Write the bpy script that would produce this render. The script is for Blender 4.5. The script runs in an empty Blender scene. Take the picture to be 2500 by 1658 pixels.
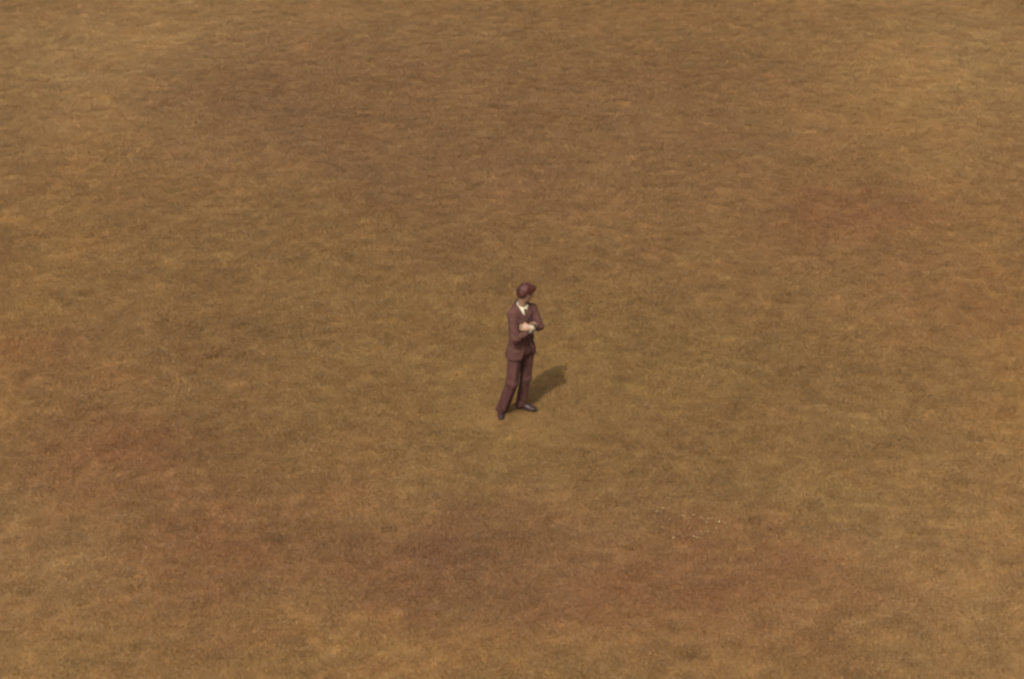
import bpy, math, numpy as np
from mathutils import Vector

# ------------------------------------------------------------------ camera, sky, sun, exposure
sc = bpy.context.scene
col = sc.collection
R = math.radians

cam_d = bpy.data.cameras.new("camera")
cam = bpy.data.objects.new("camera", cam_d)
col.objects.link(cam)
PITCH = R(28); DIST = 26.0
cam.location = (0.0, -DIST*math.cos(PITCH), 1.02 + DIST*math.sin(PITCH))
cam.rotation_euler = (R(90) - PITCH, 0, 0)
cam_d.sensor_width = 36
cam_d.angle = R(27)
cam_d.clip_start = 0.5
cam_d.clip_end = 2000
cam_d.dof.use_dof = True
cam_d.dof.focus_distance = 26.0
cam_d.dof.aperture_fstop = 2.0
sc.camera = cam

SUN_DIR = Vector((-0.25, -0.64, 1.0)).normalized()      # towards the sun
SUN_EL = math.asin(SUN_DIR.z)
SUN_AZ = math.atan2(SUN_DIR.x, SUN_DIR.y)
w = bpy.data.worlds.new("World"); sc.world = w; w.use_nodes = True
nt = w.node_tree; nt.nodes.clear()
sky = nt.nodes.new("ShaderNodeTexSky"); sky.sky_type = 'NISHITA'; sky.sun_disc = False
sky.sun_elevation = SUN_EL; sky.sun_rotation = SUN_AZ
sky.dust_density = 6.0; sky.air_density = 1.0; sky.ozone_density = 0.5
hs = nt.nodes.new("ShaderNodeHueSaturation"); hs.inputs['Saturation'].default_value = 0.22
bg = nt.nodes.new("ShaderNodeBackground"); bg.inputs[1].default_value = 0.135
wo = nt.nodes.new("ShaderNodeOutputWorld")
nt.links.new(sky.outputs[0], hs.inputs['Color']); nt.links.new(hs.outputs[0], bg.inputs[0]); nt.links.new(bg.outputs[0], wo.inputs[0])

sun_d = bpy.data.lights.new("sun", 'SUN'); sun_d.energy = 2.75; sun_d.angle = R(0.55); sun_d.color = (1.0, 0.93, 0.82)
sun = bpy.data.objects.new("sun", sun_d); col.objects.link(sun)
sun.rotation_euler = SUN_DIR.to_track_quat('Z', 'Y').to_euler()

vs = sc.view_settings
vs.view_transform = 'Standard'; vs.look = 'None'; vs.gamma = 1.0; vs.use_curve_mapping = False
vs.exposure = 0.58
sc.render.filter_size = 2.7          # the print is soft
sc.cycles.filter_width = 2.7

# ------------------------------------------------------------------ numeric helpers
F32 = np.float32
def _hash(ix, iy, iz, seed):
    n = (ix.astype(np.int64)*374761393 + iy.astype(np.int64)*668265263 + iz.astype(np.int64)*2147483647 + seed*974634777) & 0xffffffff
    n = ((n ^ (n >> 13))*1274126177) & 0xffffffff
    n = ((n ^ (n >> 16))*2246822519) & 0xffffffff
    return ((n ^ (n >> 15)) & 0xffffff).astype(np.float64)/0xffffff*2 - 1

def vnoise(x, y, z, seed=0):
    """smooth value noise in [-1, 1]"""
    x = np.asarray(x, float); y = np.asarray(y, float) + 0*x; z = np.asarray(z, float) + 0*x
    fx, fy, fz = np.floor(x), np.floor(y), np.floor(z)
    tx, ty, tz = x-fx, y-fy, z-fz
    tx = tx*tx*(3-2*tx); ty = ty*ty*(3-2*ty); tz = tz*tz*(3-2*tz)
    r = 0
    for dx in (0, 1):
        for dy in (0, 1):
            for dz in (0, 1):
                wgt = (tx if dx else 1-tx)*(ty if dy else 1-ty)*(tz if dz else 1-tz)
                r = r + wgt*_hash(fx+dx, fy+dy, fz+dz, seed)
    return r

def fbm2(x, y, f, seed, octs=3, gain=0.5):
    r = 0; a = 1.0; tot = 0
    for k in range(octs):
        c, s = math.cos(0.7*k+seed), math.sin(0.7*k+seed)
        r = r + a*vnoise((x*c-y*s)*f, (x*s+y*c)*f, 0.5+k*7.3, seed+k*13)
        tot += a; a *= gain; f *= 2.03
    return r/tot

# ------------------------------------------------------------------ material helpers
def principled(name, color, rough=0.7, spec=0.3, sheen=0.0):
    m = bpy.data.materials.new(name); m.use_nodes = True
    b = m.node_tree.nodes["Principled BSDF"]
    b.inputs["Base Color"].default_value = (*color, 1)
    b.inputs["Roughness"].default_value = rough
    b.inputs["Specular IOR Level"].default_value = spec
    if sheen: b.inputs["Sheen Weight"].default_value = sheen; b.inputs["Sheen Roughness"].default_value = 0.5
    return m, b

def noise_color(m, b, c1, c2, scale, detail=4, stretch=(1, 1, 1), bump=0.0, bump_scale=None, bdist=0.002):
    nt = m.node_tree; N = nt.nodes.new; L = nt.links.new
    tc = N("ShaderNodeTexCoord"); mp = N("ShaderNodeMapping"); mp.inputs['Scale'].default_value = stretch
    L(tc.outputs['Object'], mp.inputs[0])
    nz = N("ShaderNodeTexNoise"); nz.inputs['Scale'].default_value = scale; nz.inputs['Detail'].default_value = detail
    L(mp.outputs[0], nz.inputs['Vector'])
    cr = N("ShaderNodeValToRGB"); cr.color_ramp.elements[0].position = 0.35; cr.color_ramp.elements[1].position = 0.65
    cr.color_ramp.elements[0].color = (*c1, 1); cr.color_ramp.elements[1].color = (*c2, 1)
    L(nz.outputs['Fac'], cr.inputs[0]); L(cr.outputs[0], b.inputs['Base Color'])
    if bump:
        n2 = N("ShaderNodeTexNoise"); n2.inputs['Scale'].default_value = bump_scale or scale*3; n2.inputs['Detail'].default_value = 3
        L(mp.outputs[0], n2.inputs['Vector'])
        bp = N("ShaderNodeBump"); bp.inputs['Strength'].default_value = bump; bp.inputs['Distance'].default_value = bdist
        L(n2.outputs['Fac'], bp.inputs['Height']); L(bp.outputs[0], b.inputs['Normal'])

# ------------------------------------------------------------------ the lawn
# wear-marked, reddish and green areas of the turf, plus hazy fading painted in at the field edges: x, y, half widths (metres), kind, strength
PATCHES = [(-7.72,12.98,3.24,4.66,'pale',1.00),(7.76,12.54,2.52,4.82,'pale',0.90),(-1.44,14.11,3.96,1.44,'pale',0.40),(6.59,1.72,0.68,11.48,'edge_fade',0.80),(-6.61,1.72,0.51,11.48,'edge_fade',0.90),(-5.22,-3.34,1.24,2.21,'pale',0.55),(5.03,-3.75,1.55,2.33,'pale',0.50),(-2.60,-5.08,4.02,0.69,'edge_fade',0.60),(-3.75,13.43,1.32,1.40,'dark',0.70),(-2.11,11.69,1.65,1.29,'dark',0.50),(-5.17,11.08,1.18,0.93,'dark',0.50),(-3.24,9.15,1.82,1.33,'dark',0.40),(-1.85,6.58,1.12,0.82,'dark',0.60),(-0.81,4.33,0.74,0.57,'dark',0.50),(1.24,11.08,1.69,1.25,'dark',0.60),(4.00,11.49,1.49,1.06,'dark',0.70),(3.17,8.61,0.76,0.82,'dark',0.80),(-0.22,8.26,1.37,1.08,'dark',0.45),(4.91,5.65,1.02,1.10,'red',1.00),(-4.75,-0.93,0.68,0.73,'red',1.00),(-3.32,-2.82,0.97,0.73,'red',1.00),(-5.56,-0.52,0.79,1.30,'red',0.60),(-0.87,-3.34,1.05,0.61,'red',0.90),(-0.11,-2.46,0.79,0.56,'dark',0.80),(-1.19,-3.75,0.75,0.50,'dark',0.80),(1.47,-4.16,1.62,0.74,'red',0.80),(2.46,-3.50,1.19,0.69,'red',0.80),(-3.53,-4.16,0.56,0.57,'red',0.70),(-0.83,-4.55,1.37,0.64,'edge_fade',0.40),(1.31,-2.73,1.22,0.73,'dark',0.50),(-3.27,4.33,2.58,2.58,'green',0.80),(2.33,1.13,2.34,1.97,'green',0.90),(-1.54,0.56,2.19,1.65,'green',0.70),(0.35,-1.03,2.08,1.04,'green',0.60),(4.48,0.56,1.37,1.40,'green',0.50),(0.68,2.34,2.03,1.57,'green',0.60),(3.60,-2.00,1.51,0.77,'green',0.50),(-3.88,1.72,1.14,0.74,'dark',0.40),(3.93,0.56,0.82,0.57,'dark',0.50),(-6.33,1.48,0.68,0.60,'red',0.80),(6.53,5.80,1.28,2.46,'red',0.20),(6.31,2.98,0.89,1.07,'red',0.30),(-3.2,10.5,3.6,4.0,'mauve',1.0),(2.4,9.0,3.2,3.6,'mauve',0.8),(-0.6,6.3,1.6,2.0,'mauve',0.5),(-0.6,-3.4,2.2,1.2,'mauve',0.5),(5.4,10.5,1.5,2.5,'edge_fade',0.6),(-4.3,10.3,.8,.7,'dark',0.7),(-3.5,9.2,.7,.7,'dark',0.6),(-2.6,7.7,.8,.8,'dark',0.8),(-1.9,6.5,.6,.6,'dark',0.5),(-1.3,5.4,.5,.5,'dark',0.8),(-0.9,4.6,.4,.4,'dark',0.6),(0.3,7.3,.8,1.1,'dark',0.35),(-3.0,-3.0,1.3,1.1,'red',0.5),(-4.3,-1.2,1.0,.8,'red',0.5),(-0.4,-2.9,1.6,.9,'dark',0.5)]
KIND = {'pale': (0.22, 0.30, 0.38), 'edge_fade': (0.13, 0.13, 0.06), 'dark': (-0.15, -0.17, -0.10), 'red': (-0.08, -0.19, -0.13), 'green': (-0.06, -0.02, -0.08), 'mauve': (-0.03, -0.04, 0.10)}  # pale and tan edge tints: hazy lightening put into the albedo
LAWN = np.array([0.189, 0.103, 0.0370])

def lawn_color(x, y):
    """albedo of the turf at a point of the field (metres)"""
    # warp so that the areas have ragged outlines
    wx = x + 0.75*fbm2(x, y, 0.9, 3) + 0.32*fbm2(x, y, 3.1, 4); wy = y + 0.95*fbm2(x, y, 0.8, 9) + 0.38*fbm2(x, y, 2.7, 5)
    L = np.zeros((len(x), 3)); rag = fbm2(x*.8, y, 2.3, 151, 4, 0.7)*1.5
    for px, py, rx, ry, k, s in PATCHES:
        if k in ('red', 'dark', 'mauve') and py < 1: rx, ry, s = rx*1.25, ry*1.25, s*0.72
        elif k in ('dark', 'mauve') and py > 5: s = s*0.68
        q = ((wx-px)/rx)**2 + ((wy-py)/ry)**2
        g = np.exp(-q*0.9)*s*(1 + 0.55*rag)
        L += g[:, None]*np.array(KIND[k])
    big = fbm2(x, y, 0.45, 21, 3); mid = fbm2(x, y, 1.9, 31, 3); sm = 0.75*(fbm2(x*0.8, y, 6.3, 41, 4, 0.65) + fbm2(x*.55+y*.5, y*.75-x*.4, 10.7, 44, 3, 0.7)); fi = fbm2(x*0.8, y, 22.0, 51, 2, 0.7)
    dash = np.clip(fbm2(x*0.75, y, 6.2, 141, 2)-0.40, 0, 1)*(0.9 + 0.6*vnoise(x*.5, y*.5, 0.5, 142))
    val = 0.10*big + 0.16*mid + 0.30*sm + 0.12*fi - dash
    hue = 0.05*fbm2(x, y, 1.3, 61, 3) + 0.07*fbm2(x, y, 6.0, 71, 3)        # + redder, - greener
    L += val[:, None] + hue[:, None]*np.array([0.45, -0.55, -0.7])
    # scattered paler dry tussocks
    t = np.clip(fbm2(x*0.8, y, 5.5, 81, 2)-0.42, 0, 1)*1.1
    L += t[:, None]*np.array([1.0, 1.0, 0.8])
    return np.clip(LAWN*np.exp(L), 0.004, 0.6)

def relief(x, y):
    return 0.012*fbm2(x, y, 0.6, 91, 2) + 0.005*fbm2(x, y, 3.2, 92, 3)

def make_mesh(name, V, Fc):
    me = bpy.data.meshes.new(name)
    V = np.ascontiguousarray(V, F32); Fc = np.ascontiguousarray(Fc, np.int32); k = Fc.shape[1]
    me.vertices.add(len(V)); me.vertices.foreach_set("co", V.ravel())
    me.loops.add(Fc.size); me.loops.foreach_set("vertex_index", Fc.ravel())
    me.polygons.add(len(Fc))
    me.polygons.foreach_set("loop_start", np.arange(0, Fc.size, k, dtype=np.int32))
    me.update(calc_edges=True); me.validate()
    me.polygons.foreach_set("use_smooth", np.ones(len(me.polygons), bool))
    return me

def ground_axis(lo, hi, step, far):
    core = np.arange(lo, hi+step/2, step)
    out = []; d = step
    p = hi
    while p < far: d *= 1.35; p += d; out.append(p)
    left = []; d = step; p = lo
    while p > -far: d *= 1.35; p -= d; left.append(p)
    return np.array(left[::-1] + list(core) + out)

gx = ground_axis(-13, 13, 0.1, 500); gy = ground_axis(-9, 21, 0.1, 500)
GX, GY = np.meshgrid(gx, gy); x = GX.ravel(); y = GY.ravel()
z = relief(x, y)*np.where((np.abs(x) < 14) & (np.abs(y-6) < 16), 1, 0)
near = np.hypot(x-0.05, y); z = z*np.clip((near-0.6)/1.2, 0, 1)
nx, ny = len(gx), len(gy)
ii = (np.arange(ny-1)[:, None]*nx + np.arange(nx-1)[None, :]).ravel()
gme = make_mesh("ground", np.c_[x, y, z], np.c_[ii, ii+1, ii+nx+1, ii+nx])
ca = gme.color_attributes.new("turf", 'FLOAT_COLOR', 'POINT')
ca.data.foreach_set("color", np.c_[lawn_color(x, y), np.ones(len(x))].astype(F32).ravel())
ground = bpy.data.objects.new("ground", gme); col.objects.link(ground); ground["kind"] = "structure"
gm, gb = principled("soil_and_thatch", (0.1, 0.06, 0.03), 0.95, 0.1)
t = gm.node_tree; N = t.nodes.new
at = N("ShaderNodeAttribute"); at.attribute_name = "turf"
nz = N("ShaderNodeTexNoise"); nz.inputs['Scale'].default_value = 60; nz.inputs['Detail'].default_value = 6
tc = N("ShaderNodeTexCoord"); t.links.new(tc.outputs['Object'], nz.inputs['Vector'])
mr = N("ShaderNodeMapRange"); mr.inputs['To Min'].default_value = 0.55; mr.inputs['To Max'].default_value = 1.0
t.links.new(nz.outputs['Fac'], mr.inputs['Value'])
vm = N("ShaderNodeVectorMath"); vm.operation = 'SCALE'
t.links.new(at.outputs['Color'], vm.inputs[0]); t.links.new(mr.outputs[0], vm.inputs['Scale'])
t.links.new(vm.outputs[0], gb.inputs['Base Color'])
gme.materials.append(gm)

# short turf: thousands of tufts of real blades scattered over the field
rng = np.random.default_rng(7)
grm = bpy.data.materials.new("grass_blades"); grm.use_nodes = True
t = grm.node_tree; t.nodes.clear(); N = t.nodes.new; LK = t.links.new
at = N("ShaderNodeAttribute"); at.attribute_type = 'INSTANCER'; at.attribute_name = "turf"
sh = N("ShaderNodeAttribute"); sh.attribute_name = "blade_tone"
vm = N("ShaderNodeVectorMath"); vm.operation = 'MULTIPLY'
LK(at.outputs['Color'], vm.inputs[0]); LK(sh.outputs['Color'], vm.inputs[1])
df = N("ShaderNodeBsdfDiffuse"); tr = N("ShaderNodeBsdfTranslucent"); gl = N("ShaderNodeBsdfGlossy"); gl.inputs['Roughness'].default_value = 0.5
mx = N("ShaderNodeMixShader"); mx.inputs[0].default_value = 0.35; mx2 = N("ShaderNodeMixShader"); mx2.inputs[0].default_value = 0.02
LK(vm.outputs[0], df.inputs[0]); LK(vm.outputs[0], tr.inputs[0]); LK(df.outputs[0], mx.inputs[1]); LK(tr.outputs[0], mx.inputs[2])
LK(mx.outputs[0], mx2.inputs[1]); LK(gl.outputs[0], mx2.inputs[2])
ou = N("ShaderNodeOutputMaterial"); LK(mx2.outputs[0], ou.inputs[0])

def tuft(seed, nb=150, rad=0.13):
    r = np.random.default_rng(seed)
    V = []; T = []; C = []
    for i in range(nb):
        rr = rad*math.sqrt(r.random()); a = r.random()*6.283
        bx, by = rr*math.cos(a), rr*math.sin(a)
        h = (0.020 + 0.020*r.random())*(1.0 - 0.35*(rr/rad)); wd = 0.0022 + 0.0018*r.random()
        th = r.random()*6.283; lean = 0.2 + 1.0*r.random(); la = a + r.normal()*1.2
        dx, dy = math.cos(la), math.sin(la); wx, wy = wd*math.cos(th), wd*math.sin(th)
        b0 = len(V)
        V += [(bx-wx, by-wy, -0.004), (bx+wx, by+wy, -0.004),
              (bx+wx*.8+dx*h*lean*.35, by+wy*.8+dy*h*lean*.35, h*.6), (bx-wx*.8+dx*h*lean*.35, by-wy*.8+dy*h*lean*.35, h*.6),
              (bx+dx*h*lean, by+dy*h*lean, h*(1.05-.25*lean))]
        T += [(b0, b0+1, b0+2), (b0, b0+2, b0+3), (b0+3, b0+2, b0+4)]
        tone = np.exp(r.normal()*0.11); red = r.normal()*0.05
        if r.random() < 0.04: tone *= 1.25
        c = (tone*(1+red), tone*(1-red*.6), tone*(1-red), 1)
        C += [c]*5
    me = make_mesh("grass_tuft", V, np.array(T)); 
    a = me.color_attributes.new("blade_tone", 'FLOAT_COLOR', 'POINT'); a.data.foreach_set("color", np.array(C, F32).ravel())
    me.materials.append(grm)
    return bpy.data.objects.new("grass_tuft", me)

tcol = bpy.data.collections.new("tuft_sources")      # only data for the scatter, not linked into the scene
for k in range(6): tcol.objects.link(tuft(100+k))

cell = 0.105
px, py = np.meshgrid(np.arange(-11.5, 11.5, cell), np.arange(-7.5, 19.5, cell)); px = px.ravel(); py = py.ravel()
# keep the field around the view, a little wider than any step to the side would show
keep = np.abs(px) < 7.4 + 0.27*(py+7.5)
px, py = px[keep], py[keep]
px = px + rng.uniform(-.6, .6, len(px))*cell; py = py + rng.uniform(-.6, .6, len(py))*cell
nearp = np.hypot(px-0.05, py)
pz = relief(px, py)*np.clip((nearp-0.6)/1.2, 0, 1)
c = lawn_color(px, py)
hgt = np.clip(0.62 + 0.22*fbm2(px, py, 6.5, 111, 3) + 0.08*rng.normal(size=len(px)), 0.3, 1.1)
turf_rise = np.clip((np.hypot(px-.35, (py-.45)*.8)-0.9)/1.2, 0, 1)          # turf made shorter around the man so his cast shadow falls crisper
hgt = np.minimum(hgt, 0.45+0.7*turf_rise)
gp = bpy.data.meshes.new("grass")
gp.vertices.add(len(px)); gp.vertices.foreach_set("co", np.c_[px, py, pz].astype(F32).ravel())
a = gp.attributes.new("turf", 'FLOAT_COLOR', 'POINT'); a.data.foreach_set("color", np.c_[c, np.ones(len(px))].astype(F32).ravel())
a = gp.attributes.new("size", 'FLOAT_VECTOR', 'POINT'); s_ = rng.uniform(.85, 1.2, len(px)); a.data.foreach_set("vector", np.c_[s_, s_, hgt].astype(F32).ravel())
a = gp.attributes.new("turn", 'FLOAT', 'POINT'); a.data.foreach_set("value", rng.uniform(0, 6.283, len(px)).astype(F32))
a = gp.attributes.new("pick", 'INT', 'POINT'); a.data.foreach_set("value", rng.integers(0, 6, len(px)).astype(np.int32))
gp.materials.append(grm)
grass = bpy.data.objects.new("grass", gp); col.objects.link(grass)
grass["kind"] = "stuff"; grass["label"] = "short mown brownish green lawn grass covering the whole field"; grass["category"] = "grass"
ng = bpy.data.node_groups.new("scatter_tufts", 'GeometryNodeTree')
ng.interface.new_socket("Geometry", in_out='INPUT', socket_type='NodeSocketGeometry')
ng.interface.new_socket("Geometry", in_out='OUTPUT', socket_type='NodeSocketGeometry')
N = ng.nodes.new; LK = ng.links.new
gi = N("NodeGroupInput"); go = N("NodeGroupOutput")
ci = N("GeometryNodeCollectionInfo"); ci.inputs['Collection'].default_value = tcol; ci.inputs['Separate Children'].default_value = True; ci.inputs['Reset Children'].default_value = True
ip = N("GeometryNodeInstanceOnPoints"); ip.inputs['Pick Instance'].default_value = True
def named(n, ty):
    q = N("GeometryNodeInputNamedAttribute"); q.data_type = ty; q.inputs['Name'].default_value = n; return q.outputs['Attribute']
cx = N("ShaderNodeCombineXYZ")
m2p = N("GeometryNodeMeshToPoints")
LK(gi.outputs[0], m2p.inputs[0]); LK(m2p.outputs[0], ip.inputs['Points']); LK(ci.outputs[0], ip.inputs['Instance'])
LK(named("pick", 'INT'), ip.inputs['Instance Index']); LK(named("turn", 'FLOAT'), cx.inputs[2]); LK(cx.outputs[0], ip.inputs['Rotation'])
LK(named("size", 'FLOAT_VECTOR'), ip.inputs['Scale']); LK(ip.outputs[0], go.inputs[0])
md = grass.modifiers.new("scatter", 'NODES'); md.node_group = ng

# ------------------------------------------------------------------ signed distance modelling
def nrm(v): v = np.asarray(v, float); return v/np.linalg.norm(v)

class Vol:
    def __init__(s, lo, hi, h):
        s.lo = np.array(lo, float); s.h = h
        s.n = np.ceil((np.array(hi)-s.lo)/h).astype(int)+1
        s.f = np.full(s.n, 0.5, F32)
    def blk(s, lo, hi):
        a = np.clip(np.floor((np.array(lo)-s.lo)/s.h).astype(int), 0, s.n); b = np.clip(np.ceil((np.array(hi)-s.lo)/s.h).astype(int)+1, 0, s.n)
        sl = tuple(slice(a[i], b[i]) for i in range(3))
        ax = [s.lo[i]+s.h*np.arange(a[i], b[i]) for i in range(3)]
        return sl, np.stack(np.meshgrid(*ax, indexing='ij'), -1)
    def add(s, prim, k=0.0, pad=0.05):
        fn, lo, hi = prim
        sl, P = s.blk(np.array(lo)-pad, np.array(hi)+pad)
        if P.size == 0: return s
        d = fn(P); f = s.f[sl]
        if k > 0:
            hh = np.maximum(k-np.abs(f-d), 0)/k; s.f[sl] = np.minimum(f, d)-hh*hh*k*0.25
        else: s.f[sl] = np.minimum(f, d)
        return s
    def sub(s, prim, k=0.0, pad=0.02):
        fn, lo, hi = prim
        sl, P = s.blk(np.array(lo)-pad, np.array(hi)+pad)
        if P.size == 0: return s
        d = -fn(P); f = s.f[sl]
        hh = np.maximum(k-np.abs(f-d), 0)/k if k > 0 else 0
        s.f[sl] = np.maximum(f, d)+(hh*hh*k*0.25 if k > 0 else 0)
        return s
    def grid(s):
        return np.stack(np.meshgrid(*[s.lo[i]+s.h*np.arange(s.n[i]) for i in range(3)], indexing='ij'), -1)
    def mesh(s, smooth=2):
        f = s.f; sg = f < 0
        c = np.zeros(np.array(f.shape)-1, np.uint8); off = [(i, j, k) for i in (0, 1) for j in (0, 1) for k in (0, 1)]
        S = lambda A, o: A[o[0]:A.shape[0]-1+o[0], o[1]:A.shape[1]-1+o[1], o[2]:A.shape[2]-1+o[2]]
        for o in off: c += S(sg, o)
        act = (c > 0) & (c < 8); idx = np.full(act.shape, -1, np.int64); I = np.argwhere(act); idx[act] = np.arange(len(I))
        acc = np.zeros((len(I), 3)); cnt = np.zeros(len(I))
        for o in off:
            for ax in range(3):
                if o[ax] == 0:
                    p = list(o); p[ax] = 1
                    fa = f[I[:, 0]+o[0], I[:, 1]+o[1], I[:, 2]+o[2]].astype(float); fb = f[I[:, 0]+p[0], I[:, 1]+p[1], I[:, 2]+p[2]].astype(float)
                    m = (fa < 0) != (fb < 0); tt = np.where(m, fa/np.where(m, fa-fb, 1), 0)
                    q = np.tile(np.array(o, float), (len(I), 1)); q[:, ax] += tt
                    acc += q*m[:, None]; cnt += m
        V = (I + acc/cnt[:, None])*s.h + s.lo
        Q = []
        for ax in range(3):
            u, v = (ax+1) % 3, (ax+2) % 3
            sl0 = [slice(1, -1)]*3; sl0[ax] = slice(0, -1)
            sl1 = list(sl0); sl1[ax] = slice(1, None)
            A = sg[tuple(sl0)]; B = sg[tuple(sl1)]
            for flip, M in ((0, A & ~B), (1, ~A & B)):
                J = np.argwhere(M)
                if not len(J): continue
                J = J + np.array([0 if i == ax else 1 for i in range(3)])
                eu = np.eye(3, dtype=int)[u]; ev = np.eye(3, dtype=int)[v]
                g = lambda D: idx[tuple((J-D).T)]
                q = np.c_[g(eu+ev), g(ev), g(0*eu), g(eu)]
                Q.append(q[:, ::-1] if flip else q)
        Q = np.concatenate(Q); Q = Q[(Q >= 0).all(1)]
        e = np.concatenate([Q[:, [0, 1]], Q[:, [1, 2]], Q[:, [2, 3]], Q[:, [3, 0]]])
        for _ in range(smooth):
            A = np.zeros_like(V); n = np.zeros(len(V))
            for i in range(3): A[:, i] = np.bincount(e[:, 0], V[e[:, 1], i], len(V)) + np.bincount(e[:, 1], V[e[:, 0], i], len(V))
            n = np.bincount(e[:, 0], minlength=len(V)) + np.bincount(e[:, 1], minlength=len(V))
            V = V*0.5 + 0.5*A/np.maximum(n, 1)[:, None]
        return V, Q

def cap(a, b, r1, r2=None):
    a = np.array(a, float); b = np.array(b, float); r2 = r1 if r2 is None else r2
    ab = b-a; L2 = ab@ab
    def fn(P):
        t = np.clip(((P-a)@ab)/L2, 0, 1)
        return np.linalg.norm(P-a-t[..., None]*ab, axis=-1)-(r1+(r2-r1)*t)
    m = max(r1, r2); return fn, np.minimum(a, b)-m, np.maximum(a, b)+m
def flatcap(a, b, wdir, w1, w2, t1, t2):
    """tapered limb with an oval section: w across wdir, t through it"""
    a = np.array(a, float); b = np.array(b, float); ab = b-a; L2 = ab@ab; wd = nrm(wdir)
    def fn(P):
        t = np.clip(((P-a)@ab)/L2, 0, 1); q = P-a-t[..., None]*ab
        W = w1+(w2-w1)*t; T = t1+(t2-t1)*t
        s_ = q@wd; rest = np.sqrt(np.maximum((q*q).sum(-1)-s_*s_, 0))
        k = np.sqrt((s_/W)**2+(rest/T)**2); return (k-1)*np.minimum(W, T)
    m = max(w1, w2, t1, t2); return fn, np.minimum(a, b)-m, np.maximum(a, b)+m
def ell(c, r, M=None):
    """ellipsoid; M rows are its axes"""
    c = np.array(c, float); r = np.array(r, float); M = np.eye(3) if M is None else np.array(M, float)
    def fn(P):
        q = (P-c)@M.T; k0 = np.linalg.norm(q/r, axis=-1); k1 = np.linalg.norm(q/(r*r), axis=-1)
        return k0*(k0-1)/np.maximum(k1, 1e-6)
    m = r.max(); return fn, c-m, c+m
def axes(az):      # body frame for a facing angle: left, forward, up (forward = towards the viewer at 0)
    a = R(az); return np.array([[math.cos(a), math.sin(a), 0], [math.sin(a), -math.cos(a), 0], [0, 0, 1.0]])
def stack(rows):
    """trunk from horizontal oval sections: (z, cx, cy, half width, half depth, facing)"""
    rows = np.array(rows, float); zz = rows[:, 0]
    def par(z): return [np.interp(z, zz, rows[:, i]) for i in range(1, 6)]
    def fn(P):
        z = P[..., 2]; cx, cy, a, b, th = par(z); th = np.radians(th)
        dx, dy = P[..., 0]-cx, P[..., 1]-cy
        s_ = dx*np.cos(th)+dy*np.sin(th); f_ = dx*np.sin(th)-dy*np.cos(th)
        k = (np.abs(s_/a)**2.3+np.abs(f_/b)**2.3)**(1/2.3)
        d = (k-1)*np.minimum(a, b)
        return np.maximum(d, np.maximum(zz[0]-z, z-zz[-1]))
    m = rows[:, 3:5].max(); return fn, (rows[:, 1].min()-m, rows[:, 2].min()-m, zz[0]), (rows[:, 1].max()+m, rows[:, 2].max()+m, zz[-1])

def build(name, vol, mat, parent=None, smooth=2, disp=None):
    V, Q = vol.mesh(smooth) if isinstance(vol, Vol) else vol
    if disp is not None: V = V + disp(V)
    me = make_mesh(name, V, Q); me.materials.append(mat)
    o = bpy.data.objects.new(name, me); col.objects.link(o)
    if parent is not None: o.parent = parent
    return o

# ------------------------------------------------------------------ the man: joints (metres, standing at the origin)
nS, nB = 30, 38                                   # facing of the shoulders and of the hips
AX = axes(nB); AS = axes(nS)
hipR, kneR, ankR = (.045, -.05, .87), (.002, -.095, .48), (-.122, -.02, .07)
hipL, kneL, ankL = (.195, .065, .87), (.172, .05, .47), (.108, .088, .07)
shR, elR, wrR = (0.0, -.07, 1.432), (.045, -.20, 1.155), (.235, -.115, 1.235)
shL, elL, wrL = (.245, .085, 1.425), (.345, .0, 1.225), (.222, -.165, 1.285)
neckB = np.array((.118, .025, 1.48)); HC = np.array((.172, .0, 1.690))
yaw, pit = R(120), R(22)
hf0 = np.array((math.sin(yaw), -math.cos(yaw), 0)); hs = np.array((math.cos(yaw), math.sin(yaw), 0))      # forward, left
hf = hf0*math.cos(pit)-np.array((0, 0, 1))*math.sin(pit); hu = np.cross(hf, -hs)*-1
hu = hu*np.sign(hu[2])
HM = np.array([hs, hf, hu])                       # head axes: left, forward, up
H = lambda s_, f_, u_: HC + s_*hs + f_*hf + u_*hu

skin_m, sb = principled("skin", (.46, .22, .13), .5, .35)
noise_color(skin_m, sb, (.205, .118, .070), (.245, .143, .086), 14, 4, bump=.2, bump_scale=160, bdist=.0006)
suit_m, b_ = principled("wool_suiting", (.12, .055, .045), .95, .06)
noise_color(suit_m, b_, (.059, .0272, .0215), (.076, .0355, .0285), 9, 5, (1, 1, .5), bump=.35, bump_scale=220, bdist=.0015)
trou_m, b_ = principled("wool_trousers", (.12, .05, .042), .95, .06)
noise_color(trou_m, b_, (.056, .0245, .0205), (.072, .0325, .0275), 8, 5, (1, 1, .3), bump=.35, bump_scale=220, bdist=.0015)
shirt_m, b_ = principled("cotton_shirt", (.72, .62, .42), .8, .2)
noise_color(shirt_m, b_, (.40, .36, .25), (.46, .415, .29), 12, 3, bump=.2, bump_scale=250)
tie_m, b_ = principled("silk_tie", (.10, .022, .018), .45, .4)
noise_color(tie_m, b_, (.045, .011, .009), (.070, .019, .014), 30, 2, bump=.2)
hair_m, b_ = principled("brown_hair", (.12, .035, .02), .55, .28)
noise_color(hair_m, b_, (.030, .0065, .004), (.075, .020, .012), 40, 5, (1, 1, .25), bump=.5, bump_scale=140, bdist=.0015)
shoe_m, b_ = principled("polished_leather", (.02, .008, .007), .42, .25)
noise_color(shoe_m, b_, (.018, .007, .006), (.030, .011, .010), 20, 3, bump=.15)
sole_m, b_ = principled("shoe_sole", (.03, .015, .012), .7, .3)
noise_color(sole_m, b_, (.025, .012, .010), (.045, .022, .017), 25, 3)
eye_m, b_ = principled("eyeball", (.45, .40, .34), .15, .5)
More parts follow.
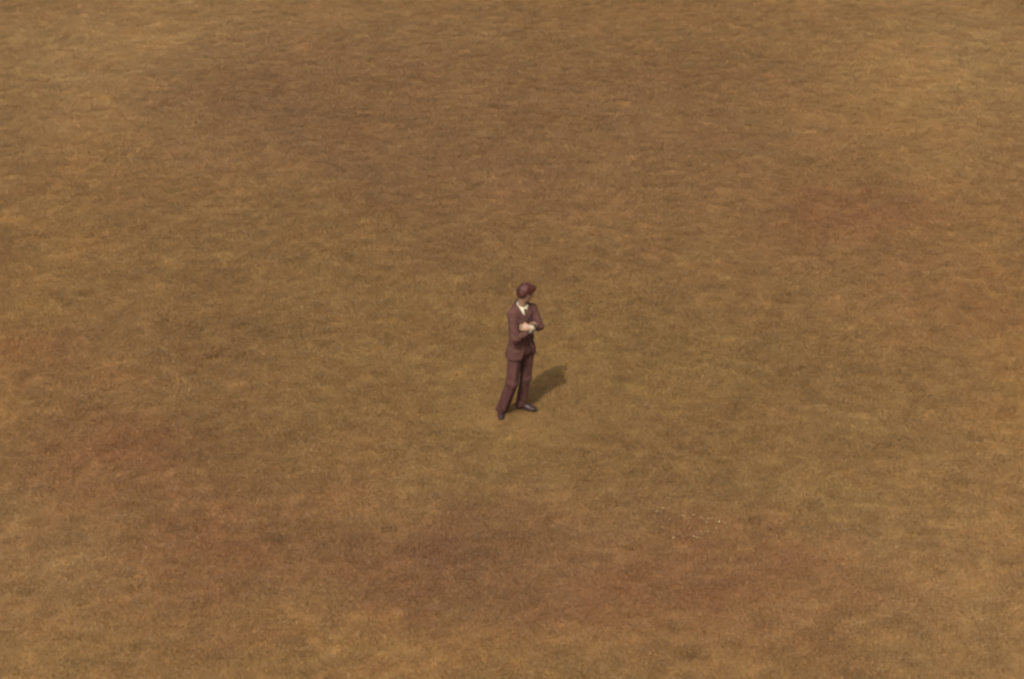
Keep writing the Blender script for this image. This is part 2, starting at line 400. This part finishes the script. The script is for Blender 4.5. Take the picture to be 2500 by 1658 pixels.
iris_m, b_ = principled("iris", (.06, .03, .015), .1, .5)
btn_m, b_ = principled("dark_button", (.04, .018, .014), .4, .4)
lip_m, b_ = principled("lips", (.24, .09, .06), .45, .4)

# --- body: one continuous figure
def hand(v, wrist, a, n, thumb_side, curl, size=1.0, spread=.012):
    """palm, four jointed fingers and a thumb: a along the hand, n out of its back"""
    wrist = np.array(wrist, float); a = nrm(a); n = nrm(np.array(n)-a*np.dot(n, a)); w_ = np.cross(a, n)*thumb_side
    S_ = size
    v.add(flatcap(wrist-a*.01, wrist+a*.03*S_, w_, .027, .033, .020, .018), .015)
    v.add(flatcap(wrist+a*.03*S_, wrist+a*.085*S_, w_, .037*S_, .041*S_, .015, .013), .012)
    lens = [(.040, .025, .020), (.044, .028, .021), (.041, .026, .020), (.032, .020, .017)]
    for i, (l1, l2, l3) in enumerate(lens):
        off = (1.5-i)*.0195*S_
        p = wrist + a*(.086-.003*abs(i-1))*S_ + w_*off
        d = nrm(a + w_*(1.5-i)*spread*3); ang = 0; r_ = [.0090, .0082, .0076, .0066]
        if i == 3: r_ = [x_*.88 for x_ in r_]
        q = p - d*.02
        v.add(cap(q, p, .0095, r_[0]), .004)
        for j, l_ in enumerate((l1, l2, l3)):
            ang += curl[j]; dd = d*math.cos(ang)-n*math.sin(ang); q = p+dd*l_*S_
            v.add(cap(p, q, r_[j], r_[j+1]), .002, .02); p = q
    p = wrist + a*.022*S_ + w_*.026*S_; d = nrm(a*.85+w_*.55-n*.35)
    q = p+d*.040*S_; v.add(cap(p, q, .0150, .0115), .012); p = q
    d = nrm(a*.95+w_*.3-n*.3); q = p+d*.030*S_; v.add(cap(p, q, .0110, .0095), .003, .02); p = q
    d = nrm(a*1+w_*.05-n*.35); q = p+d*.024*S_; v.add(cap(p, q, .0095, .0080), .003, .02)

b = Vol((-.24, -.36, .02), (.46, .28, 1.84), .0034)
for h_, k_, a_ in ((hipR, kneR, ankR), (hipL, kneL, ankL)):
    b.add(cap(h_, k_, .075, .050), .03); b.add(cap(k_, a_, .050, .036), .02)
b.add(cap((-.143, .0, .05), (-.138, -.13, .04), .03, .025), .02); b.add(cap((.095, .098, .05), (.215, .045, .04), .03, .025), .02)
b.add(ell((.122, .008, .93), (.15, .10, .12), AX), .05)
b.add(stack([(.88, .122, .008, .14, .09, 38), (1.05, .118, .008, .13, .085, 36), (1.2, .115, .01, .145, .095, 33), (1.36, .115, .012, .15, .10, 31), (1.44, .118, .02, .13, .085, 30)]), .03)
b.add(flatcap(np.array(shR)-(0, 0, .01), np.array(shL)-(0, 0, .01), (0, 0, 1), .045, .045, .05, .05), .05)
b.add(cap(neckB-(0, 0, .045), neckB-(.0, .0, .04), .070), .04)
for s1, e1, w1 in ((shR, elR, wrR), (shL, elL, wrL)):
    b.add(cap(s1, e1, .045, .036), .02); b.add(cap(e1, w1, .036, .026), .01)
b.add(cap(neckB-(0, 0, .02), H(0, -.018, -.055), .055, .051), .022)
# head
b.add(ell(H(0, -.012, .035), (.073, .092, .080), HM), .02)
b.add(ell(H(0, .022, -.028), (.059, .068, .082), HM), .03)
b.add(ell(H(0, .038, -.072), (.044, .044, .032), HM), .025)
b.add(cap(H(-.008, .070, -.095), H(.008, .070, -.095), .014), .02)
b.add(cap(H(-.034, .074, .028), H(.034, .074, .028), .012), .02)
for q in (-1, 1):
    b.add(ell(H(q*.040, .055, -.020), (.02, .022, .018), HM), .02)
    b.sub(ell(H(q*.031, .093, .010), (.017, .014, .011), HM), .012)
    ear = ell(H(q*.076, -.008, -.004), (.0075, .019, .031), HM @ np.eye(3)); b.add(ear, .008)
    b.sub(ell(H(q*.085, -.004, -.002), (.008, .010, .018), HM), .004)
    b.add(cap(H(q*.010, .100, -.030), H(q*.010, .096, -.031), .007), .006)
b.add(cap(H(0, .086, .018), H(0, .110, -.024), .0075, .0105), .012)
b.add(cap(H(-.018, .083, -.056), H(.018, .083, -.056), .0075), .008)
b.add(cap(H(-.016, .083, -.068), H(.016, .083, -.068), .0075), .008)
b.sub(cap(H(-.022, .0935, -.062), H(.022, .0935, -.062), .0022), .004)
hand(b, wrL, (-.97, .10, .06), (.20, -.85, .45), 1, (.35, .35, .35), 1.04, .004)
hand(b, wrR, (.14, .0, .98), (-.1, .95, .1), -1, (.45, .75, .6), .92, .005)
person = build("person", b, skin_m, None, 1)
person["label"] = "man in a brown suit standing on the lawn with arms crossed, looking away"
person["category"] = "person"
person.scale = (.982,)*3
for q in (-1, 1):
    v = Vol(H(q*.031, .0735, .010)-.016, H(q*.031, .0735, .010)+.016, .0015); v.add(ell(H(q*.031, .0735, .010), (.0122,)*3))
    e_ = build("eye", v, eye_m, person)
    v = Vol(H(q*.031, .087, .010)-.009, H(q*.031, .087, .010)+.009, .0008); v.add(ell(H(q*.031, .0845, .010), (.0058, .0028, .0058), HM))
    build("iris", v, iris_m, e_)
    v = Vol(H(q*.031, .088, .03)-.03, H(q*.031, .088, .03)+.03, .002); v.add(cap(H(q*.018, .0885, .029), H(q*.046, .079, .030), .0038, .0028))
    build("eyebrow", v, hair_m, person)
v = Vol(H(0, .088, -.062)-.03, H(0, .088, -.062)+.03, .0014)
v.add(cap(H(-.016, .0855, -.0565), H(.016, .0855, -.0565), .0068)); v.add(cap(H(-.014, .0855, -.068), H(.014, .0855, -.068), .0068), .001)
v.sub(cap(H(-.022, .095, -.062), H(.022, .095, -.062), .002), .003)
build("lips", v, lip_m, person, 1)

# --- hair: side parted, over the ears' tops, down to the nape
v = Vol(HC-.16, HC+.17, .0026)
v.add(ell(H(0, -.014, .036), (.083, .104, .093), HM), 0)
v.add(ell(H(0, -.045, -.010), (.072, .070, .075), HM), .03)
v.add(ell(H(.0, .060, .080), (.058, .040, .028), HM), .04)                 # swept fringe
P = v.grid(); q = (P-HC)@HM.T; s_, f_, u_ = q[..., 0], q[..., 1], q[..., 2]
strand = .0035*vnoise(s_*70+f_*14, f_*16, u_*45, 5) + .002*vnoise(s_*150, f_*40, u_*90, 6) + .004*vnoise(s_*25, f_*20, u_*20, 8)
v.f = (v.f + strand).astype(F32)
line = np.interp(f_, [-.12, -.06, -.035, -.02, .012, .024, .034, .06, .085, .12], [-.078, -.070, -.035, .018, .016, -.022, .025, .052, .060, .070])
line = line + .004*vnoise(s_*60, f_*60, u_*10, 15)
side = np.where((np.abs(s_) > .045), line, np.interp(f_, [-.12, -.03, .03, .06, .085, .12], [-.078, -.078, -.05, .050, .058, .066]))
v.f = np.maximum(v.f, (side-u_)*.7).astype(F32)
# sideburns stay thin against the cheek
HV, HQ = v.mesh(1)
a4 = [HV[HQ[:, i]] for i in range(4)]; hn = np.cross(a4[2]-a4[0], a4[3]-a4[1]); hn /= np.maximum(np.linalg.norm(hn, axis=1), 1e-12)[:, None]
cen_ = sum(a4)/4; hr = np.random.default_rng(3); sV = [HV]; sQ = [HQ]; base = len(HV)
for i in hr.choice(len(cen_), 1500, replace=False):                       # loose locks lying along the head
    p = cen_[i]; n = hn[i]; lp = (p-HC)@HM.T
    if abs(lp[0]) < .05 and lp[1] > .02 and lp[2] < .03: continue
    flow = (-hu*.9 - hf*.25) if lp[1] < .0 else (hf*.6 - hu*.35 + hs*(.5 if lp[2] > .06 else .1*np.sign(lp[0])))
    flow = flow + hr.normal(size=3)*.22; flow = nrm(flow-n*np.dot(flow, n)); sd = np.cross(n, flow)
    L_ = hr.uniform(.018, .036); w_ = hr.uniform(.0009, .0018); q0 = p-n*.001
    pts = [q0, q0+flow*L_*.5+n*.0035, q0+flow*L_+n*hr.uniform(-.001, .005)]
    sV.append(np.array([pts[0]-sd*w_, pts[0]+sd*w_, pts[1]+sd*w_, pts[1]-sd*w_, pts[2]+sd*w_*.3, pts[2]-sd*w_*.3]))
    sQ.append(np.array([[0, 1, 2, 3], [3, 2, 4, 5]])+base); base += 6
build("hair", (np.concatenate(sV), np.concatenate(sQ)), hair_m, person)

# --- shirt: collar, front and cuffs
tor = lambda off: stack([(.98, .118, .008, .135+off, .095+off, 36), (1.05, .118, .008, .132+off, .094+off, 36), (1.2, .115, .01, .148+off, .104+off, 33), (1.36, .115, .012, .152+off, .106+off, 31), (1.44, .118, .018, .125+off, .088+off, 30), (1.50, .12, .024, .075+off, .070+off, 30)])
v = Vol((-.12, -.2, .95), (.36, .22, 1.6), .0045)
v.add(tor(.001)); v.add(cap(neckB-(0, 0, .05), neckB-(0, 0, .01), .074, .070), .02)
shirt = build("shirt", v, shirt_m, person, 1)
v = Vol((.0, -.12, 1.42), (.24, .16, 1.62), .003)
cA = neckB+np.array((0, .002, -.015)); cB = neckB+np.array((.014, -.006, .070))
v.add(cap(cA, cB, .082, .0675)); v.sub(cap(cA-(cB-cA), cB+(cB-cA), .092, .046), 0)
P = v.grid(); ax_ = nrm(cB-cA); h_ = (P-cA)@ax_; q = (P-neckB)@AS.T
front = np.clip(q[..., 1]/.07, -1, 1)                                    # the collar is high behind, lower in front
v.f = np.maximum(v.f, h_-(.074-.026*np.clip(front, 0, 1))); v.f = np.maximum(v.f, -(h_+.012)).astype(F32)
build("collar", v, shirt_m, shirt, 1)
for pt in (1, -1):                                                       # collar points
    v = Vol((.0, -.16, 1.38), (.26, .1, 1.6), .0026)
    c0 = neckB + AS[1]*.076 + AS[0]*pt*.010 + np.array((0, 0, .020)); c1 = neckB + AS[1]*.090 + AS[0]*pt*.040 + np.array((0, 0, -.045)); c2 = neckB + AS[1]*.050 + AS[0]*pt*.062 + np.array((0, 0, .036))
    for k in range(9):
        v.add(cap(c0+(c2-c0)*k/8., c1, .005, .0035), .006)
    build("collar_point", v, shirt_m, shirt, 1)

def cuff(w_, e_, r_):
    w_ = np.array(w_); e_ = np.array(e_); d = nrm(w_-e_)
    v = Vol(w_-.09, w_+.09, .003); v.add(cap(w_-d*.06, w_+d*.012, r_+.003, r_))
    P = v.grid(); t_ = (P-w_)@d
    v.f = np.maximum(v.f, t_-.012).astype(F32); v.f = np.maximum(v.f, -(t_+.06)).astype(F32)
    q_ = cap(w_-d*.01, w_+d*.05, r_-.007)[0](P); v.f = np.maximum(v.f, -q_).astype(F32)
    return v
build("cuff", cuff(wrL, elL, .037), shirt_m, shirt, 1)
build("cuff", cuff(wrR, elR, .034), shirt_m, shirt, 1)

# --- tie
v = Vol((.0, -.2, 1.05), (.3, .1, 1.56), .003)
def chest(z_, off, side=0.0):
    th = R(np.interp(z_, [1.05, 1.2, 1.36, 1.5], [36, 33, 31, 30])); cx_ = np.interp(z_, [1.05, 1.36, 1.5], [.118, .115, .12]); cy_ = np.interp(z_, [1.05, 1.36, 1.5], [.008, .012, .024])
    dp = np.interp(z_, [1.05, 1.2, 1.36, 1.44, 1.5], [.102, .112, .114, .098, .080])+off
    return np.array((cx_+math.sin(th)*dp+math.cos(th)*side, cy_-math.cos(th)*dp+math.sin(th)*side, z_))
kn = chest(1.475, .004)
v.add(flatcap(kn+(0, 0, .008), kn-(0, 0, .022), AS[0], .020, .012, .012, .009), 0)
zs = np.linspace(1.452, 1.10, 12)
for z0, z1 in zip(zs[:-1], zs[1:]):
    w0 = .017+.024*(1.45-z0)/.35; w1_ = .017+.024*(1.45-z1)/.35
    v.add(flatcap(chest(z0, .004), chest(z1, .004), AS[0], w0, w1_, .005, .005), .004)
build("necktie", v, tie_m, person, 1)

# --- jacket
def rows(off, hem=.80):
    return [(hem-.01, .103, .002, .212+off, .160+off, 38), (.90, .110, .004, .196+off, .146+off, 38), (1.02, .114, .006, .168+off, .122+off, 37), (1.12, .116, .008, .158+off, .116+off, 35), (1.22, .115, .010, .164+off, .122+off, 33), (1.34, .115, .010, .168+off, .122+off, 31), (1.42, .116, .014, .150+off, .108+off, 30), (1.47, .118, .020, .115+off, .088+off, 30), (1.52, .118, .028, .075+off, .078+off, 30)]
J = Vol((-.20, -.34, .76), (.46, .26, 1.60), .0042)
J.add(stack(rows(0.0)))
yA, yB = np.array(shR), np.array(shL)
nb2 = neckB+np.array((0, .005, .008))
J.add(flatcap(yA, nb2+(-.02, -.01, .0), (0, 0, 1), .054, .076, .066, .068), .05)
J.add(flatcap(yB, nb2+(.02, .01, .0), (0, 0, 1), .054, .076, .066, .068), .05)
J.add(cap(nb2-(0, 0, .03), nb2+(-.004, .012, .022), .088, .080), .03)
inner = Vol((-.20, -.34, .76), (.46, .26, 1.60), .0042)
inner.f[:] = np.maximum(J.f+.011, 0*J.f-1)
body_in = J.f + .011
J.f = np.maximum(J.f, -body_in).astype(F32)                              # a shell of cloth
P = J.grid(); Z = P[..., 2]
th = np.radians(np.interp(Z, [.8, 1.02, 1.2, 1.36, 1.5], [38, 37, 33, 31, 30])); cx_ = np.interp(Z, [.8, 1.02, 1.5], [.100, .114, .118]); cy_ = np.interp(Z, [.8, 1.02, 1.5], [.004, .008, .022])
sS = (P[..., 0]-cx_)*np.cos(th)+(P[..., 1]-cy_)*np.sin(th); fS = (P[..., 0]-cx_)*np.sin(th)-(P[..., 1]-cy_)*np.cos(th)
# V of the lapels above the button, cut-away skirts below it
gap = np.interp(Z, [.81, .842, .87, .92, 1.0, 1.06, 1.12, 1.22, 1.375, 1.44, 1.50, 1.56], [.135, .105, .084, .066, .040, .012, -.01, -.01, -.006, .028, .050, .075])
opening = np.minimum(gap-np.abs(sS-.012), (fS-.0))
J.f = np.maximum(J.f, np.where(fS > 0, gap-np.abs(sS-np.where(Z > 1.3, -.008, .008)), -1)).astype(F32)
J.f = np.maximum(J.f, (.838+.012*np.cos(sS*14)-Z)).astype(F32)            # hem
J.f = np.maximum(J.f, -cap(neckB-(0, 0, .04), neckB+np.array((.012, -.004, .12)), .080, .080)[0](P)).astype(F32)   # neck hole
# sleeves
J.add(cap(shR, elR, .066, .056), .022); J.add(cap(elR, np.array(elR)+.90*(np.array(wrR)-elR), .056, .041), .010)
J.add(cap(shL, elL, .066, .055), .022); J.add(cap(elL, np.array(elL)+.84*(np.array(wrL)-elL), .055, .042), .010)
def folds(V):
    Vx, Vy, Vz = V[:, 0], V[:, 1], V[:, 2]
    d = .0055*vnoise(Vx*9, Vy*9, Vz*11, 1) + .004*vnoise(Vx*22+Vz*9, Vy*22, Vz*14, 2)
    for e_, am in ((elR, 1.0), (elL, 1.0)):                               # creases radiating from the bent elbows
        r_ = np.linalg.norm(V-np.array(e_), axis=1); d += am*.0065*np.exp(-(r_/.15)**2)*np.sin(Vz*95+Vx*60+4*vnoise(Vx*12, Vy*12, Vz*12, 3))
    g_ = np.exp(-((Vz-1.08)/.10)**2); d += .003*g_*np.sin(Vz*70+Vx*35+3*vnoise(Vx*8, Vy*8, Vz*8, 4))
    return d
def disp_from(V, Q, fn):
    a, b_, c_, d_ = (V[Q[:, i]] for i in range(4)); n = np.cross(c_-a, d_-b_); A = np.zeros_like(V)
    for i in range(4):
        for j in range(3): A[:, j] += np.bincount(Q[:, i], n[:, j], len(V))
    A /= np.maximum(np.linalg.norm(A, axis=1), 1e-12)[:, None]
    return V + A*fn(V)[:, None]
V, Q = J.mesh(2); jacket = build("jacket", (disp_from(V, Q, folds), Q), suit_m, person)

def panel(name, poly, base_off, thick, mat, parent, up=0.0, sgn=1):
    """raised piece of cloth lying on the jacket front: poly in (side, height)"""
    pz_ = [p_[1] for p_ in poly]; v = Vol((-.12, -.24, min(pz_)-.03), (.38, .2, max(pz_)+.03), .0028)
    P = v.grid(); Z = P[..., 2]
    th = np.radians(np.interp(Z, [.8, 1.02, 1.2, 1.36, 1.5], [38, 37, 33, 31, 30])); cx_ = np.interp(Z, [.8, 1.02, 1.5], [.100, .114, .118]); cy_ = np.interp(Z, [.8, 1.02, 1.5], [.004, .008, .022])
    s_ = (P[..., 0]-cx_)*np.cos(th)+(P[..., 1]-cy_)*np.sin(th); f_ = (P[..., 0]-cx_)*np.sin(th)-(P[..., 1]-cy_)*np.cos(th)
    dd = np.full(Z.shape, 1e3); ins = np.zeros(Z.shape, bool)
    for i in range(len(poly)):
        x0, y0 = poly[i]; x1, y1 = poly[i-1]
        ex, ey = x1-x0, y1-y0; wx_, wy_ = s_-x0, Z-y0
        tt = np.clip((wx_*ex+wy_*ey)/(ex*ex+ey*ey), 0, 1); dd = np.minimum(dd, np.hypot(wx_-ex*tt, wy_-ey*tt))
        c_ = ((y0 > Z) != (y1 > Z)) & (s_ < (x1-x0)*(Z-y0)/(y1-y0+1e-12)+x0); ins ^= c_
    d2 = np.where(ins, -dd, dd)
    # the jacket's own outside
    J2 = Vol(v.lo, v.lo+v.h*(v.n-1), v.h); J2.n = v.n; J2.f = np.full(v.n, .5, F32)
    for pr, k_ in ((stack(rows(0.0)), 0), (flatcap(yA, nb2+(-.02, -.01, .0), (0, 0, 1), .054, .076, .066, .068), .05), (flatcap(yB, nb2+(.02, .01, .0), (0, 0, 1), .054, .076, .066, .068), .05), (cap(nb2-(0, 0, .03), nb2+(-.004, .012, .022), .088, .080), .03)):
        J2.add(pr, k_)
    sh_ = np.abs(J2.f-base_off)-thick
    v.f = np.where(f_ > -.01, np.maximum(d2, sh_), .5).astype(F32)
    return build(name, v, mat, parent, 1)
for sg in (1, -1):
    k_ = lambda x_: x_*sg-.012
    panel("lapel", [(k_(.000), 1.36), (k_(.004), 1.39), (k_(.036), 1.44), (k_(.062), 1.495), (k_(.098), 1.475), (k_(.088), 1.445), (k_(.098), 1.43), (k_(.055), 1.37)], .006, .0035, suit_m, jacket)
    panel("pocket_flap", [(k_(.085), .985), (k_(.160), .965), (k_(.160), .920), (k_(.085), .938)], .005, .0035, suit_m, jacket)
for zb in (1.175,):
    c_ = chest(zb, .016); v = Vol(c_-.02, c_+.02, .0016); v.add(ell(c_, (.010, .0035, .010), AS)); build("button", v, btn_m, jacket)

# --- trousers
T = Vol((-.26, -.24, .0), (.36, .24, 1.13), .0045)
T.add(ell((.122, .008, .93), (.160, .112, .17), AX), 0)
hemR = np.array(ankR)+(np.array(ankR)-kneR)*.10; hemL = np.array(ankL)+(np.array(ankL)-kneL)*.10
T.add(stack([(.88, .118, .008, .155, .110, 38), (1.03, .116, .008, .146, .106, 37), (1.10, .116, .008, .146, .105, 35)]), .03)
T.add(cap(hipR, kneR, .090, .079), .03); T.add(cap(kneR, hemR, .080, .074), .02)
T.add(cap(hipL, kneL, .090, .070), .02); T.add(cap(kneL, hemL, .070, .063), .02)
P = T.grid(); X, Y, Z = P[..., 0], P[..., 1], P[..., 2]
cut = np.where(X < .0, .048+.10*(-(Y-ankR[1]))*.6, .050+.12*((X-ankL[0])*.9-(Y-ankL[1])*.4))
T.f = np.maximum(T.f, cut-Z).astype(F32)
for kk, aa, hh_, rr in ((kneR, ankR, hemR, .059), (kneL, ankL, hemL, .051)):
    d_ = nrm(np.array(hh_)-kk); T.sub(cap(np.array(hh_)-d_*.10, np.array(hh_)+d_*.12, rr, rr), 0)
def tfold(V):
    Vx, Vy, Vz = V[:, 0], V[:, 1], V[:, 2]
    d = .006*vnoise(Vx*8, Vy*8, Vz*6, 11) + .0045*vnoise(Vx*20, Vy*20+Vz*8, Vz*9, 12)
    for k_, am in ((kneR, 1), (kneL, 1)):
        r_ = np.linalg.norm((V-np.array(k_))*[1, 1, .8], axis=1); d += am*.0022*np.exp(-(r_/.12)**2)*np.sin(Vz*60-Vx*65+3*vnoise(Vx*10, Vy*10, Vz*10, 13))
    g_ = np.exp(-((Vz-.13)/.09)**2); d += .0022*g_*np.sin(Vz*60+Vx*50+5*vnoise(Vx*12, Vy*12, Vz*8, 14))
    # pressed front creases
    for hp, kn_, an_, fd in ((hipR, kneR, hemR, (.25, -.97)), (hipL, kneL, hemL, (.80, -.60))):
        cxx = np.interp(Vz, [an_[2], kn_[2], hp[2]], [an_[0], kn_[0], hp[0]]); cyy = np.interp(Vz, [an_[2], kn_[2], hp[2]], [an_[1], kn_[1], hp[1]])
        ux, uy = Vx-cxx, Vy-cyy; L_ = np.hypot(ux, uy)+1e-6; cs = (ux*fd[0]+uy*fd[1])/L_
        d += np.where(L_ < .12, .010*np.exp(-((1-cs)/.035)), 0)*np.clip((.85-Vz)/.1, 0, 1)
    return d
V, Q = T.mesh(2); trousers = build("trousers", (disp_from(V, Q, tfold), Q), trou_m, person)

# --- shoes
def shoe(heel, toe_dir, K=.92):
    t_ = nrm((toe_dir[0], toe_dir[1], 0)); s_ = np.array((-t_[1], t_[0], 0)); u_ = np.array((0, 0, 1.)); M = np.array([t_, s_, u_]); h0 = np.array(heel, float)
    G = lambda a, b_, c_: h0+a*K*t_+b_*s_+c_*u_
    c_ = G(.14, 0, .05); v = Vol(c_-np.array((.19, .19, .06)), c_+np.array((.19, .19, .09)), .003)
    v.add(ell(G(.045, 0, .040), (.050, .036, .032), M)); v.add(cap(G(.045, 0, .04), G(.04, 0, .085), .036, .034), .02)
    v.add(ell(G(.20, 0, .030), (.078, .044, .024), M), .03); v.add(ell(G(.12, 0, .042), (.075, .036, .034), M), .03)
    v.add(ell(G(.255, 0, .026), (.036, .034, .016), M), .02)
    v.sub(cap(G(.038, 0, .09), G(.035, 0, .14), .029, .03), .003)
    v.f = np.maximum(v.f, (.014-v.grid()[..., 2]+h0[2])).astype(F32)
    sh_ = build("shoe", v, shoe_m, person, 1)
    v = Vol(c_-np.array((.19, .19, .07)), c_+np.array((.19, .19, .02)), .003)
    v.add(ell(G(.045, 0, .012), (.052, .039, .05), M)); v.add(ell(G(.20, 0, .012), (.096, .048, .05), M), .02); v.add(ell(G(.12, 0, .012), (.08, .034, .05), M), .02)
    z_ = v.grid()[..., 2]-h0[2]; v.f = np.maximum(v.f, np.abs(z_-.010)-.006).astype(F32)
    build("sole", v, sole_m, sh_, 1)
    v = Vol(G(.04, 0, .0)-.06, G(.04, 0, .0)+.06, .003); v.add(ell(G(.04, 0, -.002), (.044, .036, .06), M)); z_ = v.grid()[..., 2]-h0[2]
    v.f = np.maximum(v.f, np.abs(z_-.0)-.011).astype(F32); build("heel", v, sole_m, sh_, 1)
    for j in range(4):
        a_ = .10+.017*j; zc = .078-.006*j
        v = Vol(G(a_, 0, zc)-.035, G(a_, 0, zc)+.035, .0018); v.add(cap(G(a_, -.016, zc-.003), G(a_, .016, zc-.003), .0022)); 
        build("lace", v, sole_m, sh_, 0)
shoe((-.146, .055, .012), (.04, -1))
shoe((.066, .112, .012), (.92, -.40))

# ------------------------------------------------------------------ small pale flowers in the grass at lower right
flm, b_ = principled("flower_petals", (.29, .225, .12), .7, .2)
ctr_m, b_ = principled("flower_centre", (.40, .27, .06), .8, .2)
def flower_meshes():
    V = []; T = []
    for k in range(11):
        a = 6.283*k/11; d = np.array((math.cos(a), math.sin(a), 0)); s_ = np.array((-d[1], d[0], 0)); z_ = np.array((0, 0, 1.))
        b0 = len(V); V += [d*.003-s_*.0012, d*.003+s_*.0012, d*.010+s_*.0028+z_*.003, d*.010-s_*.0028+z_*.003, d*.0145+z_*.0035]
        T += [(b0, b0+1, b0+2), (b0, b0+2, b0+3), (b0+3, b0+2, b0+4)]
    pet = make_mesh("petals", V, np.array(T)); pet.materials.append(flm)
    v = Vol((-.006,)*3, (.006,)*3, .0012); v.add(ell((0, 0, .001), (.0038, .0038, .0026))); V, Q = v.mesh(1)
    cen = make_mesh("flower_centre", V, Q); cen.materials.append(ctr_m)
    V = []; Q = []
    for i in range(4):
        z_ = -.040+.0133*i
        for k in range(5): a = 6.283*k/5; V.append((.0008*math.cos(a)+.0012*math.sin(i), .0008*math.sin(a), z_))
    for i in range(3):
        for k in range(5): Q.append((i*5+k, i*5+(k+1) % 5, (i+1)*5+(k+1) % 5, (i+1)*5+k))
    st = make_mesh("stem", V, np.array(Q)); st.materials.append(bpy.data.materials.new("stem_green")); m_ = st.materials[0]; m_.use_nodes = True
    m_.node_tree.nodes["Principled BSDF"].inputs["Base Color"].default_value = (.08, .07, .025, 1)
    return pet, cen, st
pet, cen, st = flower_meshes()
SPOTS = [(1.79, -2.51), (1.95, -2.44), (2.02, -2.48), (2.15, -2.47), (2.17, -2.5), (2.23, -2.49), (2.27, -2.49), (2.21, -2.57), (2.32, -2.56), (2.35, -2.56), (2.42, -2.59), (2.42, -2.68), (2.31, -2.69), (1.7, -2.67), (2.01, -2.69), (2.13, -2.76), (2.14, -2.82), (2.21, -2.76), (2.04, -2.86), (2.07, -2.89), (1.81, -2.89), (1.92, -2.95), (1.56, -2.29), (1.73, -2.27), (1.66, -2.34), (2.07, -2.41)]

for i, (fx, fy) in enumerate(SPOTS):
    r = bpy.data.objects.new("small_flower", st) ; col.objects.link(r)
    r.location = (fx, fy, float(relief(np.array([fx]), np.array([fy]))[0])+.036)
    r.rotation_euler = (rng.uniform(-.35, .2), rng.uniform(-.3, .3), rng.uniform(0, 6.28)); k = rng.uniform(.5, .9); r.scale = (k, k, k)
    r["label"] = "small pale flower in the cluster of flowers in the grass at lower right"; r["category"] = "flower"; r["group"] = "small pale flowers in the grass at lower right"
    for nm, me in (("petals", pet), ("flower_centre", cen)):
        o = bpy.data.objects.new(nm, me); col.objects.link(o); o.parent = r
